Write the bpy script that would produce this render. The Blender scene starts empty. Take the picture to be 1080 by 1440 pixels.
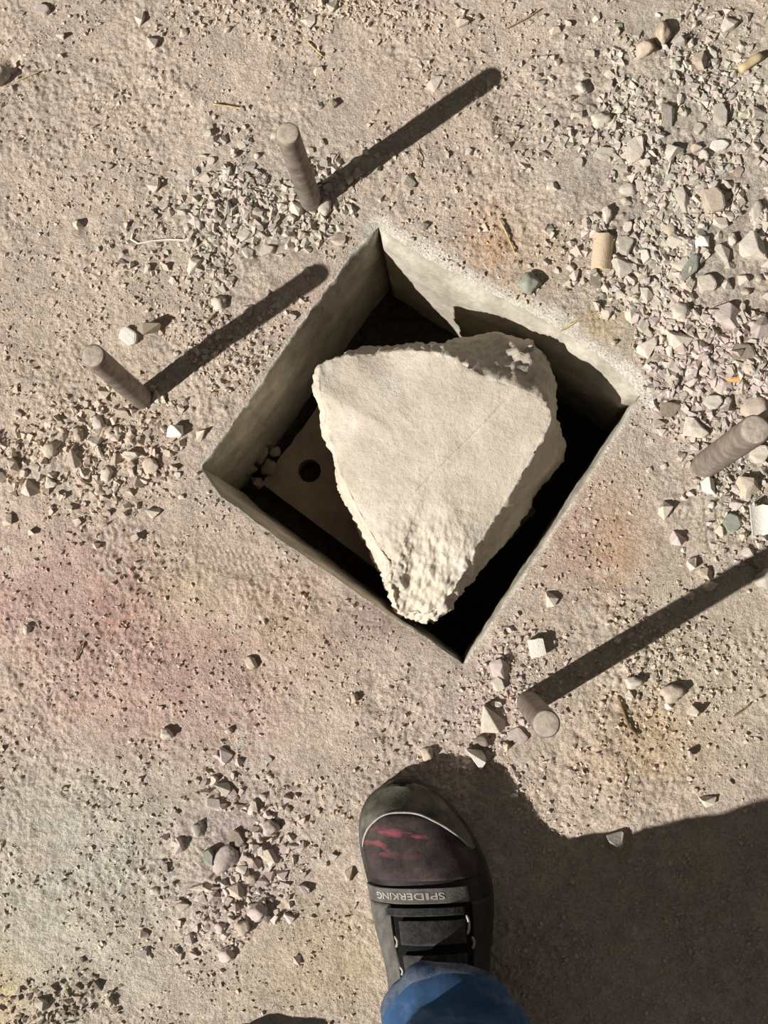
import bpy, bmesh, math, random
import numpy as np
from mathutils import Vector, Matrix, Quaternion

random.seed(7)
rng = np.random.default_rng(11)
scn = bpy.context.scene
C = scn.collection

# ------------------------------------------------------------------ camera
H = 1.25                 # metres above the ground
FPX = 1900.0             # focal length in pixels of a 1080 x 1440 frame
NX, NY = 655.0, 880.0    # the pixel straight below the camera (world origin)
cam_d = bpy.data.cameras.new('camera'); cam = bpy.data.objects.new('camera', cam_d)
C.objects.link(cam); scn.camera = cam
cam_d.sensor_fit = 'VERTICAL'; cam_d.sensor_height = 36.0
cam_d.lens = 36.0*FPX/1440.0
cam_d.clip_start = 0.02; cam_d.clip_end = 100
_nc = Vector(((NX-540)/FPX, -(NY-720)/FPX, -1)).normalized()
CAMQ = _nc.rotation_difference(Vector((0, 0, -1)))
cam.location = (0, 0, H); cam.rotation_mode = 'QUATERNION'; cam.rotation_quaternion = CAMQ

def P(px, py, z=0.0):
    """point of the horizontal plane z that the pixel sees"""
    d = CAMQ @ Vector(((px-540)/FPX, -(py-720)/FPX, -1))
    t = (z-H)/d.z
    return Vector((d.x*t, d.y*t, z))
MPP = H/FPX              # metres per pixel on the ground

# ------------------------------------------------------------------ light
w = bpy.data.worlds.new('world'); scn.world = w; w.use_nodes = True
bg = w.node_tree.nodes['Background']
bg.inputs[0].default_value = (1.0, 0.94, 0.87, 1); bg.inputs[1].default_value = 0.115
SUN_AZ, SUN_EL = math.radians(32.5), math.radians(37.5)
travel = Vector((math.cos(SUN_EL)*math.cos(SUN_AZ), math.cos(SUN_EL)*math.sin(SUN_AZ), -math.sin(SUN_EL)))
sd = bpy.data.lights.new('sun', 'SUN'); sd.energy = 5.9; sd.angle = math.radians(0.7); sd.color = (1.0, 0.96, 0.91)
so = bpy.data.objects.new('sun', sd); C.objects.link(so); so.location = (-3, -2, 4)
so.rotation_mode = 'QUATERNION'; so.rotation_quaternion = travel.to_track_quat('-Z', 'Y')
vs = scn.view_settings
scn.display_settings.display_device = 'sRGB'
vs.view_transform = 'Standard'; vs.look = 'None'; vs.gamma = 1; vs.use_curve_mapping = False
vs.exposure = 0.0

# ------------------------------------------------------------------ noise
_perm = np.random.default_rng(5).integers(0, 4096, 4096)
_ang = np.random.default_rng(6).random(4096)*2*np.pi
_g3 = np.random.default_rng(8).normal(size=(4096, 3)); _g3 /= np.linalg.norm(_g3, axis=1)[:, None]
def _h2(i, j, s): return _perm[(_perm[(i+s*131) & 4095]+j) & 4095]
def _h3(i, j, k, s): return _perm[(_perm[(_perm[(i+s*131) & 4095]+j) & 4095]+k) & 4095]
def n2(x, y, f, s=0):
    x = np.asarray(x, float)*f; y = np.asarray(y, float)*f
    i = np.floor(x).astype(int); j = np.floor(y).astype(int); u = x-i; v = y-j
    def g(di, dj):
        a = _ang[_h2(i+di, j+dj, s)]
        return np.cos(a)*(u-di)+np.sin(a)*(v-dj)
    uu = u*u*u*(u*(u*6-15)+10); vv = v*v*v*(v*(v*6-15)+10)
    a = g(0, 0)*(1-uu)+g(1, 0)*uu; b = g(0, 1)*(1-uu)+g(1, 1)*uu
    return (a*(1-vv)+b*vv)*1.5
def n3(p, f, s=0):
    q = np.asarray(p, float)*f; c = np.floor(q).astype(int); r = q-c
    w_ = r*r*r*(r*(r*6-15)+10); out = 0
    for di in (0, 1):
        for dj in (0, 1):
            for dk in (0, 1):
                g = _g3[_h3(c[:, 0]+di, c[:, 1]+dj, c[:, 2]+dk, s)]
                d = (r-np.array([di, dj, dk]))
                wt = (w_[:, 0] if di else 1-w_[:, 0])*(w_[:, 1] if dj else 1-w_[:, 1])*(w_[:, 2] if dk else 1-w_[:, 2])
                out = out+wt*(g*d).sum(1)
    return out*1.5
def domes(x, y, f, s, fill=0.6):
    """a bed of small half-buried grains: height 0..1 over cells of size 1/f"""
    X = x*f; Y = y*f; i = np.floor(X).astype(int); j = np.floor(Y).astype(int); out = np.zeros_like(X)
    for di in (-1, 0, 1):
        for dj in (-1, 0, 1):
            a = _h2(i+di, j+dj, s)/4096.; b = _h2(i+di, j+dj, s+3)/4096.; c = _h2(i+di, j+dj, s+7)/4096.
            d2 = (i+di+a-X)**2+(j+dj+b-Y)**2
            r = 0.2+0.45*c
            out = np.maximum(out, np.where(c < fill, 0, 1)*np.sqrt(np.clip(r*r-d2, 0, None)))
    return out
def sstep(a, b, x):
    t = np.clip((x-a)/(b-a), 0, 1); return t*t*(3-2*t)

# ------------------------------------------------------------------ rim of the pit
RIM_PX = {'left': [(282, 657), (330, 592), (385, 512), (440, 430), (490, 365), (532, 319)],
          'back': [(532, 319), (590, 357), (645, 388), (700, 416), (770, 452), (835, 495), (878, 528), (899, 556)],
          'right': [(899, 556), (880, 590), (840, 651), (790, 727), (740, 803), (700, 862), (672, 905), (651, 934)],
          'front': [(651, 934), (600, 897), (540, 860), (480, 818), (390, 756), (310, 697), (282, 657)]}
def rim_line(side):
    pts = [P(*q) for q in RIM_PX[side]]
    out = []
    amp = {'left': .0016, 'back': .0012, 'right': .0007, 'front': .0008}[side]
    for a, b in zip(pts[:-1], pts[1:]):
        n = max(2, int((b-a).length/.0025))
        for k in range(n): out.append(a.lerp(b, k/n))
    out.append(pts[-1])
    arr = np.array([[p.x, p.y] for p in out])
    d = np.gradient(arr, axis=0); d /= np.linalg.norm(d, axis=1)[:, None]+1e-9
    nrm = np.stack([-d[:, 1], d[:, 0]], 1)
    fade = np.minimum(1, np.minimum(np.arange(len(arr)), np.arange(len(arr))[::-1])/8.)
    off = (n2(arr[:, 0], arr[:, 1], 60, 2)+.6*n2(arr[:, 0], arr[:, 1], 170, 3))*amp*fade
    return arr+nrm*off[:, None]
RIM = {k: rim_line(k) for k in RIM_PX}
LOOP = np.concatenate([RIM[k][:-1] for k in ('left', 'back', 'right', 'front')])   # clockwise from the left corner
CEN = LOOP.mean(0)
def inside(x, y):
    c = np.zeros(np.shape(x), bool); n = len(LOOP)
    for a in range(n):
        x0, y0 = LOOP[a]; x1, y1 = LOOP[(a+1) % n]
        cond = ((y0 > y) != (y1 > y))
        if y1 != y0: c ^= cond & (x < (x1-x0)*(y-y0)/(y1-y0)+x0)
    return c
def rim_dist(x, y, idx=False):
    sh = np.shape(x); x = np.ravel(x); y = np.ravel(y)
    near = (np.abs(x-CEN[0]) < .30) & (np.abs(y-CEN[1]) < .32)
    d = np.full(x.shape, 1.0); ii = np.zeros(x.shape, int); w_ = np.where(near)[0]
    for s in range(0, len(w_), 20000):
        k = w_[s:s+20000]
        D = (x[k][:, None]-LOOP[:, 0])**2+(y[k][:, None]-LOOP[:, 1])**2
        m = D.argmin(1); ii[k] = m; d[k] = np.sqrt(D[np.arange(len(k)), m])
    return (d.reshape(sh), ii.reshape(sh)) if idx else d.reshape(sh)

# clusters of rubble: px centre, radii, turn, share of grains, individual stones, size range px, tone
CL = [
 ('grey chips around the upper rod', 368, 300, 95, 70, 28, 2.2, 66, 10, 29, 'grey', 'upper steel rod'),
 ('grey rubble above the right-hand bank', 935, 165, 105, 90, 20, 1.8, 32, 10, 26, 'grey', 'yellow dowel'),
 ('grey rubble on the right-hand bank', 975, 340, 110, 95, -20, 3.0, 46, 11, 34, 'grey', 'cream tile roll'),
 ('grey rubble beside the right-hand rod', 1030, 490, 75, 95, 0, 2.4, 26, 11, 34, 'lilac', 'right-hand rod'),
 ('rubble below the right-hand rod', 1030, 715, 55, 60, 0, 1.0, 10, 8, 20, 'grey', 'right-hand rod'),
 ('brown clods left of the pit', 120, 640, 130, 55, 8, .8, 36, 11, 29, 'beige', 'left rod'),
 ('pinkish clods left of the shoe', 325, 1215, 60, 100, -12, .7, 30, 11, 31, 'lilac', 'shoe'),
 ('dark clods at the bottom corner', 85, 1415, 60, 35, 10, .6, 10, 10, 24, 'dark', 'shoe'),
 ('crumbs along the top edge', 470, 20, 160, 30, 0, 1.0, 14, 7, 16, 'beige', 'upper steel rod'),
 ('chips around the lower rod', 715, 965, 55, 80, 10, 1.1, 10, 7, 15, 'lilac', 'lower rod'),
 ('chips right of the lower rod', 930, 940, 100, 60, 10, .8, 8, 6, 14, 'beige', 'lower rod'),
 ('chips below the left rod shadow', 300, 500, 110, 60, -30, 1.0, 8, 6, 14, 'beige', 'left rod'),
]
def cluster_mass(x, y):
    m = np.zeros(np.shape(x))
    for c in CL:
        p = P(c[1], c[2]); a = math.radians(c[5])
        dx = x-p.x; dy = y-p.y
        u = (dx*math.cos(a)+dy*math.sin(a))/(c[3]*MPP); v = (-dx*math.sin(a)+dy*math.cos(a))/(c[4]*MPP)
        m = np.maximum(m, np.exp(-(u*u+v*v)*.9)*min(1, c[6]/2.2))
    return m
def near_back(x, y):
    """1 along the outer side of the pit's back and right rims where clean concrete shows"""
    b = RIM['back']; d = np.full(x.shape, 9.)
    for s in range(0, x.size, 40000):
        k = slice(s, s+40000)
        d[k] = np.sqrt(((x[k][:, None]-b[:, 0])**2+(y[k][:, None]-b[:, 1])**2).min(1))
    return d
def hgt(x, y, rd=None):
    x = np.asarray(x, float); y = np.asarray(y, float)
    if rd is None: rd = rim_dist(x, y)
    m = cluster_mass(x, y)
    h = .0030*n2(x, y, 7, 1)+.0022*n2(x, y, 19, 4)
    fine = .0010*n2(x, y, 55, 5)+.0007*n2(x+y*.4, y, 120, 6)+.0008*n2(x, y, 250, 7)
    patch = .45+.75*sstep(-.35, .45, n2(x, y, 11, 9))
    g = .0050*domes(x, y, 120, 11, .72)*(.10+.9*m)+.0030*domes(x+.0015*n2(x, y, 300, 21), y+.0015*n2(x, y, 300, 22), 240, 12, .5)*(.5+.5*m)
    g = g+.0022*np.abs(n2(x, y, 150, 13))*(.4+m)+.0011*np.abs(n2(x, y, 330, 14))
    fade = sstep(-.002, .016, rd)
    bx = np.full(x.shape, 9.); nn = rd < .03
    if nn.any(): bx[nn] = near_back(x[nn].ravel(), y[nn].ravel())
    g = g*(.25+.75*sstep(.004, .018, bx)); fine = fine*(.3+.7*sstep(.004, .018, bx))
    h = h*sstep(0, .06, rd)+(fine*patch*1.25+g*patch)*(.12+.88*fade)+m*.004*fade
    # prints of a patterned sole
    for (px, py, rx, ry, rot) in ((338, 788, 52, 30, 8), (725, 165, 55, 45, 60)):
        p = P(px, py); dx = (x-p.x)/MPP; dy = -(y-p.y)/MPP; a = math.radians(rot)
        u = dx*math.cos(a)+dy*math.sin(a); v = -dx*math.sin(a)+dy*math.cos(a)
        mk = 1-sstep(.55, 1.0, np.sqrt((u/rx)**2+(v/ry)**2))
        wave = np.sin((u+4*np.sin(v/3.0))*2*np.pi/9.0)
        h = h*(1-.6*mk)+mk*(.0008*wave-.0012)
    # a smooth foot-pressed furrow above the pit, a few hollows
    for (px, py, r, dep) in ((230, 458, 20, .006), (455, 830, 24, .003), (118, 318, 14, .004), (305, 178, 12, .004),
                             (385, 1165, 20, .009), (360, 930, 12, .004), (920, 140, 16, .006), (930, 60, 18, .008), (15, 90, 14, .008)):
        p = P(px, py); d = np.hypot(x-p.x, y-p.y)/(r*MPP)
        h = h-dep*np.exp(-d*d*1.6)
    return h
def hz(x, y): return float(hgt(np.array([x]), np.array([y]))[0])

# ------------------------------------------------------------------ helpers
def mesh_np(name, verts, faces, smooth=True):
    me = bpy.data.meshes.new(name)
    verts = np.asarray(verts, np.float32); faces = np.asarray(faces, np.int32)
    me.vertices.add(len(verts)); me.vertices.foreach_set('co', verts.ravel())
    k = faces.shape[1]
    me.loops.add(faces.size); me.loops.foreach_set('vertex_index', faces.ravel())
    me.polygons.add(len(faces)); me.polygons.foreach_set('loop_start', np.arange(0, faces.size, k, dtype=np.int32))
    me.polygons.foreach_set('use_smooth', np.full(len(faces), smooth))
    me.update(calc_edges=True); me.validate()
    return me
def link(name, me, mat=None, parent=None):
    o = bpy.data.objects.new(name, me); C.objects.link(o)
    if mat is not None: me.materials.append(mat)
    if parent is not None: o.parent = parent
    return o
def tag(o, label=None, cat=None, group=None, kind=None):
    for k, v in (('label', label), ('category', cat), ('group', group), ('kind', kind)):
        if v: o[k] = v
    return o
def grid_faces(nr, nc, wrap=False):
    r = np.arange(nr-1)[:, None]; c = np.arange(nc if wrap else nc-1)[None, :]
    c2 = (c+1) % nc
    return np.stack([r*nc+c, r*nc+c2, (r+1)*nc+c2, (r+1)*nc+c], -1).reshape(-1, 4)
def loft(name, rows, mat, parent=None, wrap=False, smooth=True, cap0=False, cap1=False, flip=False):
    rows = np.asarray(rows, float); nr, nc, _ = rows.shape
    me = bpy.data.meshes.new(name); V = rows.reshape(-1, 3).tolist(); F = grid_faces(nr, nc, wrap).tolist()
    if cap0: F.append(list(range(nc))[::-1])
    if cap1: F.append([(nr-1)*nc+k for k in range(nc)])
    if flip: F = [f[::-1] for f in F]
    me.from_pydata(V, [], F); me.update()
    me.polygons.foreach_set('use_smooth', np.full(len(me.polygons), smooth))
    return link(name, me, mat, parent)
def empty(name, loc=(0, 0, 0)):
    o = bpy.data.objects.new(name, None); C.objects.link(o); o.location = loc; o.empty_display_size = .02
    return o
def set_col(me, name, rgb):
    a = me.color_attributes.new(name, 'FLOAT_COLOR', 'POINT')
    c = np.ones((len(me.vertices), 4), np.float32); c[:, :3] = rgb
    a.data.foreach_set('color', c.ravel())

class NT:
    def __init__(s, name):
        s.m = bpy.data.materials.new(name); s.m.use_nodes = True; s.t = s.m.node_tree
        s.b = s.t.nodes['Principled BSDF']; s.b.inputs['Roughness'].default_value = .95
        s.b.inputs['Specular IOR Level'].default_value = .15
    def n(s, typ, **kw):
        o = s.t.nodes.new(typ)
        for k, v in kw.items():
            if k in o.inputs: o.inputs[k].default_value = v
            else: setattr(o, k, v)
        return o
    def l(s, a, b): s.t.links.new(a, b)
    def co(s, kind='Object'): return s.n('ShaderNodeTexCoord').outputs[kind]
    def noise(s, scale, co, detail=3, rough=.6):
        o = s.n('ShaderNodeTexNoise'); o.inputs['Scale'].default_value = scale; o.inputs['Detail'].default_value = detail
        o.inputs['Roughness'].default_value = rough; s.l(co, o.inputs['Vector']); return o.outputs['Fac']
    def ramp(s, f, stops):
        o = s.n('ShaderNodeValToRGB'); e = o.color_ramp.elements
        while len(e) < len(stops): e.new(.5)
        for k, (p, c) in enumerate(stops): e[k].position = p; e[k].color = (*c, 1) if len(c) == 3 else c
        s.l(f, o.inputs[0]); return o.outputs[0]
    def mix(s, f, a, b, mode='MIX'):
        o = s.n('ShaderNodeMix', data_type='RGBA', blend_type=mode)
        for sock, v in ((o.inputs[0], f), (o.inputs[6], a), (o.inputs[7], b)):
            if isinstance(v, (int, float)): sock.default_value = v
            elif isinstance(v, tuple): sock.default_value = (*v, 1)
            else: s.l(v, sock)
        return o.outputs[2]
    def bump(s, f, dist, strength=1.0, prev=None):
        o = s.n('ShaderNodeBump'); o.inputs['Distance'].default_value = dist; o.inputs['Strength'].default_value = strength
        s.l(f, o.inputs['Height'])
        if prev is not None: s.l(prev, o.inputs['Normal'])
        return o.outputs[0]
    def out(s, col=None, nrm=None):
        if col is not None:
            if isinstance(col, tuple): s.b.inputs['Base Color'].default_value = (*col, 1)
            else: s.l(col, s.b.inputs['Base Color'])
        if nrm is not None: s.l(nrm, s.b.inputs['Normal'])
        return s.m
def lin(r, g, b):
    f = lambda c: (c/255/12.92 if c <= 10 else ((c/255+.055)/1.055)**2.4)
    return (f(r), f(g), f(b))

def mat_ground():
    k = NT('dusty_ground'); co = k.co()
    a = k.n('ShaderNodeAttribute', attribute_name='stain')
    f1 = k.noise(70, co, 4, .65); f2 = k.noise(420, co, 3, .7); f3 = k.noise(1500, co, 2, .6)
    c = k.mix(1.0, a.outputs['Color'], k.ramp(f1, [(.3, (.80, .79, .78)), (.7, (1.12, 1.12, 1.12))]), 'MULTIPLY')
    c = k.mix(1.0, c, k.ramp(f2, [(.34, (.74, .73, .74)), (.5, (1, 1, 1)), (.68, (1.2, 1.2, 1.19))]), 'MULTIPLY')
    b = k.bump(f2, .0024, .9); b = k.bump(f3, .0009, .9, b)
    return k.out(c, b)
def mat_stone(name, rgb, var=.16, dark=.8, scale=3):
    k = NT(name); co = k.co()
    oi = k.n('ShaderNodeObjectInfo')
    f = k.noise(scale, co, 4, .65)
    lo = tuple(x*dark for x in rgb); c = k.ramp(f, [(.32, lo), (.62, rgb)])
    mr = k.n('ShaderNodeMapRange'); mr.inputs[3].default_value = 1-var; mr.inputs[4].default_value = 1+var*.6
    k.l(oi.outputs['Random'], mr.inputs[0])
    v = k.n('ShaderNodeCombineColor')
    for q in range(3): k.l(mr.outputs[0], v.inputs[q])
    c = k.mix(1.0, c, v.outputs[0], 'MULTIPLY')
    g_ = k.n('ShaderNodeNewGeometry'); b = k.bump(k.noise(420, g_.outputs['Position'], 3), .0008, .7)
    return k.out(c, b)
M = {}
M['ground'] = mat_ground()
M['grey'] = mat_stone('grey_stone', lin(200, 191, 177))
M['beige'] = mat_stone('beige_clod', lin(204, 188, 169))
M['lilac'] = mat_stone('pink_grey_stone', lin(200, 185, 177))
M['dark'] = mat_stone('dark_clod', lin(152, 140, 124))
M['pale'] = mat_stone('pale_stone', lin(214, 203, 187), .08)
M['green'] = mat_stone('green_grey_stone', lin(158, 160, 146), .08)
M['white'] = mat_stone('white_ceramic', lin(232, 226, 214), .03, .92)
M['cream'] = mat_stone('cream_tile', lin(206, 186, 158), .03, .9)

# ------------------------------------------------------------------ ground
def axis(lo, hi, step, far):
    a = list(np.arange(lo, hi, step)); d = step; x = a[-1]; y = a[0]; up = []; dn = []
    while x < far: d *= 1.12; x += d; up.append(x)
    d = step
    while y > -far: d *= 1.12; y -= d; dn.append(y)
    return np.array(dn[::-1]+a+up)
def stains(x, y):
    base = np.array(lin(206, 190, 174))[None]*np.ones((x.size, 1))
    bl = [ # px, py, rx, ry, colour, strength
      (60, 830, 150, 80, (202, 169, 160), .75), (240, 930, 170, 70, (200, 169, 159), .7), (180, 860, 60, 50, (193, 154, 140), .4),
      (395, 850, 80, 60, (209, 176, 159), .4), (200, 1010, 160, 50, (204, 167, 156), .5),
      (690, 350, 32, 55, (217, 176, 143), .65), (860, 760, 38, 60, (202, 156, 116), .65), (800, 760, 40, 70, (202, 169, 154), .6),
      (760, 360, 60, 50, (209, 184, 143), .4), (270, 820, 60, 50, (209, 195, 158), .4), (400, 880, 60, 60, (209, 187, 154), .3),
      (100, 1230, 170, 130, (202, 200, 187), .65), (60, 1350, 140, 90, (209, 204, 182), .5), (10, 1405, 25, 40, (226, 204, 154), .6),
      (450, 1340, 110, 70, (206, 189, 149), .5), (330, 1215, 70, 110, (189, 173, 171), .6), (1000, 930, 160, 120, (189, 180, 156), .5),
      (900, 1045, 80, 50, (215, 182, 136), .45), (660, 985, 50, 60, (189, 171, 171), .45), (520, 870, 50, 30, (143, 118, 123), .5),
      (960, 330, 140, 260, (176, 169, 158), .65), (930, 180, 140, 120, (173, 167, 158), .4), (1060, 150, 60, 50, (195, 195, 176), .6), (370, 300, 100, 90, (184, 178, 165), .55),
      (850, 460, 30, 28, (215, 198, 154), .5), (1000, 60, 120, 50, (193, 184, 165), .5), (1040, 690, 50, 80, (180, 182, 165), .4),
      (650, 560, 10, 10, (204, 189, 167), 0), (430, 420, 50, 30, (211, 176, 156), .4), (230, 640, 30, 30, (209, 176, 160), .3),
      (880, 1260, 200, 120, (184, 167, 145), .35), (120, 500, 120, 90, (213, 195, 173), .4), (620, 140, 90, 90, (200, 182, 165), .4)]
    jit = n2(x, y, 26, 31)*.35+n2(x, y, 90, 32)*.25
    for (px, py, rx, ry, col, st) in bl:
        p = P(px, py); u = (x-p.x)/(rx*MPP); v = (y-p.y)/(ry*MPP)
        wgt = np.clip(np.exp(-(u*u+v*v)*.8)*(1+jit*1.6), 0, 1)[:, None]*st
        base = base*(1-wgt)+np.array(lin(*col))[None]*wgt
    # speckles of red brick dust in the pink zones, pale dust elsewhere
    p = P(170, 890); pz = np.exp(-(((x-p.x)/(230*MPP))**2+((y-p.y)/(110*MPP))**2))
    sp = sstep(.1, .45, n2(x, y, 230, 33))*pz
    base = base*(1-.35*sp[:, None])+np.array(lin(188, 144, 134))[None]*.35*sp[:, None]
    tone = 1+.10*n2(x, y, 9, 34)+.08*n2(x, y, 33, 35)
    return base*tone[:, None]*1.0
def build_ground():
    st = .00140
    ax = axis(-.58, .42, st, 3.0); ay = axis(-.50, .72, st, 3.0)
    X, Y = np.meshgrid(ax, ay); nr, nc = X.shape; x = X.ravel().copy(); y = Y.ravel().copy()
    rd, ri = rim_dist(x, y, True)
    ins = np.zeros(x.size, bool); near = (np.abs(x-CEN[0]) < .3) & (np.abs(y-CEN[1]) < .32)
    ins[near] = inside(x[near], y[near])
    F = grid_faces(nr, nc)
    allin = ins[F].all(1); F = F[~allin]
    # vertices inside that still belong to a face go onto the rim
    used = np.zeros(x.size, bool); used[F.ravel()] = True
    mv = used & ins
    x[mv] = LOOP[ri[mv], 0]; y[mv] = LOOP[ri[mv], 1]; rd[mv] = 0
    z = hgt(x, y, rd)
    z[mv] = hgt(x[mv], y[mv], np.zeros(mv.sum()))
    # rim corners worn round
    z -= .0012*np.exp(-(rd/.0025)**2)
    col = stains(x, y)
    m2 = (rd < .05)
    nb = np.full(x.size, 9.); nb[m2] = near_back(x[m2], y[m2])
    along = n2(x, y, 22, 41)
    pale = 1-sstep(.004+.006*(along > 0), .016+.008*along, nb)
    # thin pale edge all round the front and right rims
    pale = np.maximum(pale, (1-sstep(.0012, .0035+.003*n2(x, y, 50, 42), rd))*.75)
    c2 = np.array(lin(222, 216, 202))[None]
    pale = pale[:, None]*.92; col = col*(1-pale)+c2*pale
    z -= 0.35*.004*(1-sstep(0, .014, nb))       # clean edge lies a little lower than the dust
    idx = np.cumsum(used)-1
    V = np.stack([x, y, z], 1)[used]; F = idx[F]
    me = mesh_np('ground', V, F); set_col(me, 'stain', col[used])
    o = link('ground', me, M['ground']); tag(o, kind='structure')
build_ground()

# ------------------------------------------------------------------ pit: walls, floor, pad
DEPTH = .215
def mat_wall():
    k = NT('pit_concrete'); co = k.co()
    f = k.noise(24, co, 4, .6); f2 = k.noise(220, co, 3, .6)
    c = k.ramp(f, [(.3, lin(150, 143, 128)), (.55, lin(182, 175, 160)), (.75, lin(208, 202, 188))])
    c = k.mix(1.0, c, k.ramp(f2, [(.35, (.86, .86, .86)), (.6, (1.05, 1.05, 1.05))]), 'MULTIPLY')
    return k.out(c, k.bump(f2, .0012, .6))
M['wall'] = mat_wall()
def build_wall(side):
    line = RIM[side]; n = len(line)
    L = np.linalg.norm(line[-1]-line[0]); t = (line[-1]-line[0])/L; inn = np.array([t[1], -t[0]])
    if ((CEN-line[0])@inn) < 0: inn = -inn
    # deep down the wall is straight, near the rim it follows the rim
    s = np.clip(((line-line[0])@t)/L, 0, 1)
    straight = line[0]+s[:, None]*(line[-1]-line[0])
    bow = (line-straight)@inn
    zr = hgt(line[:, 0], line[:, 1], np.zeros(n))-.0012
    if side == 'back': zr = zr-.0014
    rnd = {'left': .002, 'back': .0035, 'right': .0018, 'front': .0015}[side]
    cham = {'left': .001, 'back': .006, 'right': .001, 'front': .0005}[side]
    rows = []
    zs = [0, .0006, .0018, .004, .008, .014, .02]+list(np.linspace(.028, DEPTH+.004, 24))
    for zd in zs:
        a = rnd*(1-math.exp(-zd/.002))+cham*(1-math.exp(-zd/.010))
        k = math.exp(-zd/.05)
        edge = np.minimum(s, 1-s)*L
        ex = np.minimum(1, edge/.01)
        base = straight+inn*(np.where(bow > 0, bow, bow*(.35+.65*k)))[:, None]
        nz = .0016*n2(s*L, np.full(n, zd), 25, 50)+.0007*n2(s*L, np.full(n, zd), 120, 51)
        p = base+inn*(a*ex+nz*ex*(1-math.exp(-zd/.01)))[:, None]
        rows.append(np.column_stack([p, zr*math.exp(-zd/.02)-zd]))
    o = loft('wall_'+side, rows, M['wall'], flip=True); tag(o, kind='structure')
for sd_ in RIM: build_wall(sd_)

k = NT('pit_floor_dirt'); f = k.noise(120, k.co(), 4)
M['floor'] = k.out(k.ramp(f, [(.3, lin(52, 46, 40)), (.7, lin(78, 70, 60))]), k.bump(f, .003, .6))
k = NT('brown_pad'); co = k.co(); f = k.noise(30, co, 5, .65)
M['pad'] = k.out(k.ramp(f, [(.3, lin(138, 122, 106)), (.7, lin(170, 152, 134))]), k.bump(k.noise(260, co, 3), .001, .6))

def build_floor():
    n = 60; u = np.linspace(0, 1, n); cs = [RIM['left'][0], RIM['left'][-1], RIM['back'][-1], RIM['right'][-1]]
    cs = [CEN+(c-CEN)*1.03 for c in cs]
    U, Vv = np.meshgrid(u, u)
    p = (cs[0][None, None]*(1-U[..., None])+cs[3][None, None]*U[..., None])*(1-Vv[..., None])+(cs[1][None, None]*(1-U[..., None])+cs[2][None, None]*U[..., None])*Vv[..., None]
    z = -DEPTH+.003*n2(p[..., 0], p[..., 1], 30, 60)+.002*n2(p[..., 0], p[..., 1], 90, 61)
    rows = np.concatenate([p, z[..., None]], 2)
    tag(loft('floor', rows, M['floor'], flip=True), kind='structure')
build_floor()
PADZ = -.188
def build_pad():
    """square pad on the pit bottom with a drilled hole through it"""
    cs = [Vector((*c, 0)) for c in (RIM['left'][0], RIM['left'][-1], RIM['back'][-1], RIM['right'][-1])]
    out = []
    for i in range(4):
        a, b, c = cs[i-1], cs[i], cs[(i+1) % 4]
        d1 = (a-b).normalized(); d2 = (c-b).normalized()
        out.append(b+(d1+d2)*.021)
    out[1] = out[0].lerp(out[1], .60); out[2] = out[3].lerp(out[2], .60); out[3] = out[0].lerp(out[3], .90)
    edge = []
    for i in range(4):
        a, b = out[i], out[(i+1) % 4]
        for q in range(24):
            p = a.lerp(b, q/24); r = .0012*n2(p.x, p.y, 70, 63); edge.append(Vector((p.x+r, p.y-r, 0)))
    hc = P(435, 662, PADZ); R = .0125
    bm = bmesh.new()
    ov = [bm.verts.new((p.x, p.y, PADZ+.0008*float(n2(p.x, p.y, 40, 64)))) for p in edge]
    hv = [bm.verts.new((hc.x+R*math.cos(a), hc.y+R*math.sin(a), PADZ)) for a in np.linspace(0, 2*math.pi, 33)[:-1]]
    eo = [bm.edges.new((ov[i], ov[(i+1) % len(ov)])) for i in range(len(ov))]
    eh = [bm.edges.new((hv[i], hv[(i+1) % 32])) for i in range(32)]
    bmesh.ops.triangle_fill(bm, edges=eo+eh, use_beauty=True)
    for ring, dz in ((ov, -.024), (hv, -.024)):
        lo = [bm.verts.new((v.co.x, v.co.y, PADZ+dz)) for v in ring]
        for i in range(len(ring)): bm.faces.new((ring[i], ring[(i+1) % len(ring)], lo[(i+1) % len(ring)], lo[i]))
    bmesh.ops.recalc_face_normals(bm, faces=bm.faces)
    me = bpy.data.meshes.new('base_pad'); bm.to_mesh(me); bm.free()
    o = link('base_pad', me, M['pad'])
    tag(o, 'brown square pad with one drilled round hole on the bottom of the pit', 'slab')
build_pad()

# ------------------------------------------------------------------ concrete chunk
CTRL = [ # top edge px, z ; widest outline px, z
 (452, 513, .032, 449, 516, .016), (490, 499, .032, 487, 494, .004), (545, 495, .030, 545, 489, .0), (600, 493, .037, 600, 485, -.004),
 (640, 504, .039, 640, 478, -.014), (680, 526, .039, 705, 471, -.022), (722, 541, .039, 746, 483, -.022), (762, 560, .038, 776, 522, -.016),
 (777, 588, .037, 783, 584, -.006), (750, 640, .037, 791, 636, -.062), (706, 714, .032, 748, 706, -.066), (673, 765, .030, 708, 764, -.056),
 (657, 803, .030, 662, 810, -.018), (622, 850, .022, 626, 856, -.002), (592, 867, .012, 594, 872, -.012), (562, 861, .012, 561, 866, -.014),
 (549, 826, .030, 549, 830, -.010), (545, 795, .032, 530, 792, -.062), (508, 728, .032, 497, 730, -.056), (480, 670, .032, 474, 672, -.020),
 (460, 603, .030, 456, 605, -.004), (448, 548, .038, 446, 548, .004)]
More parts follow.
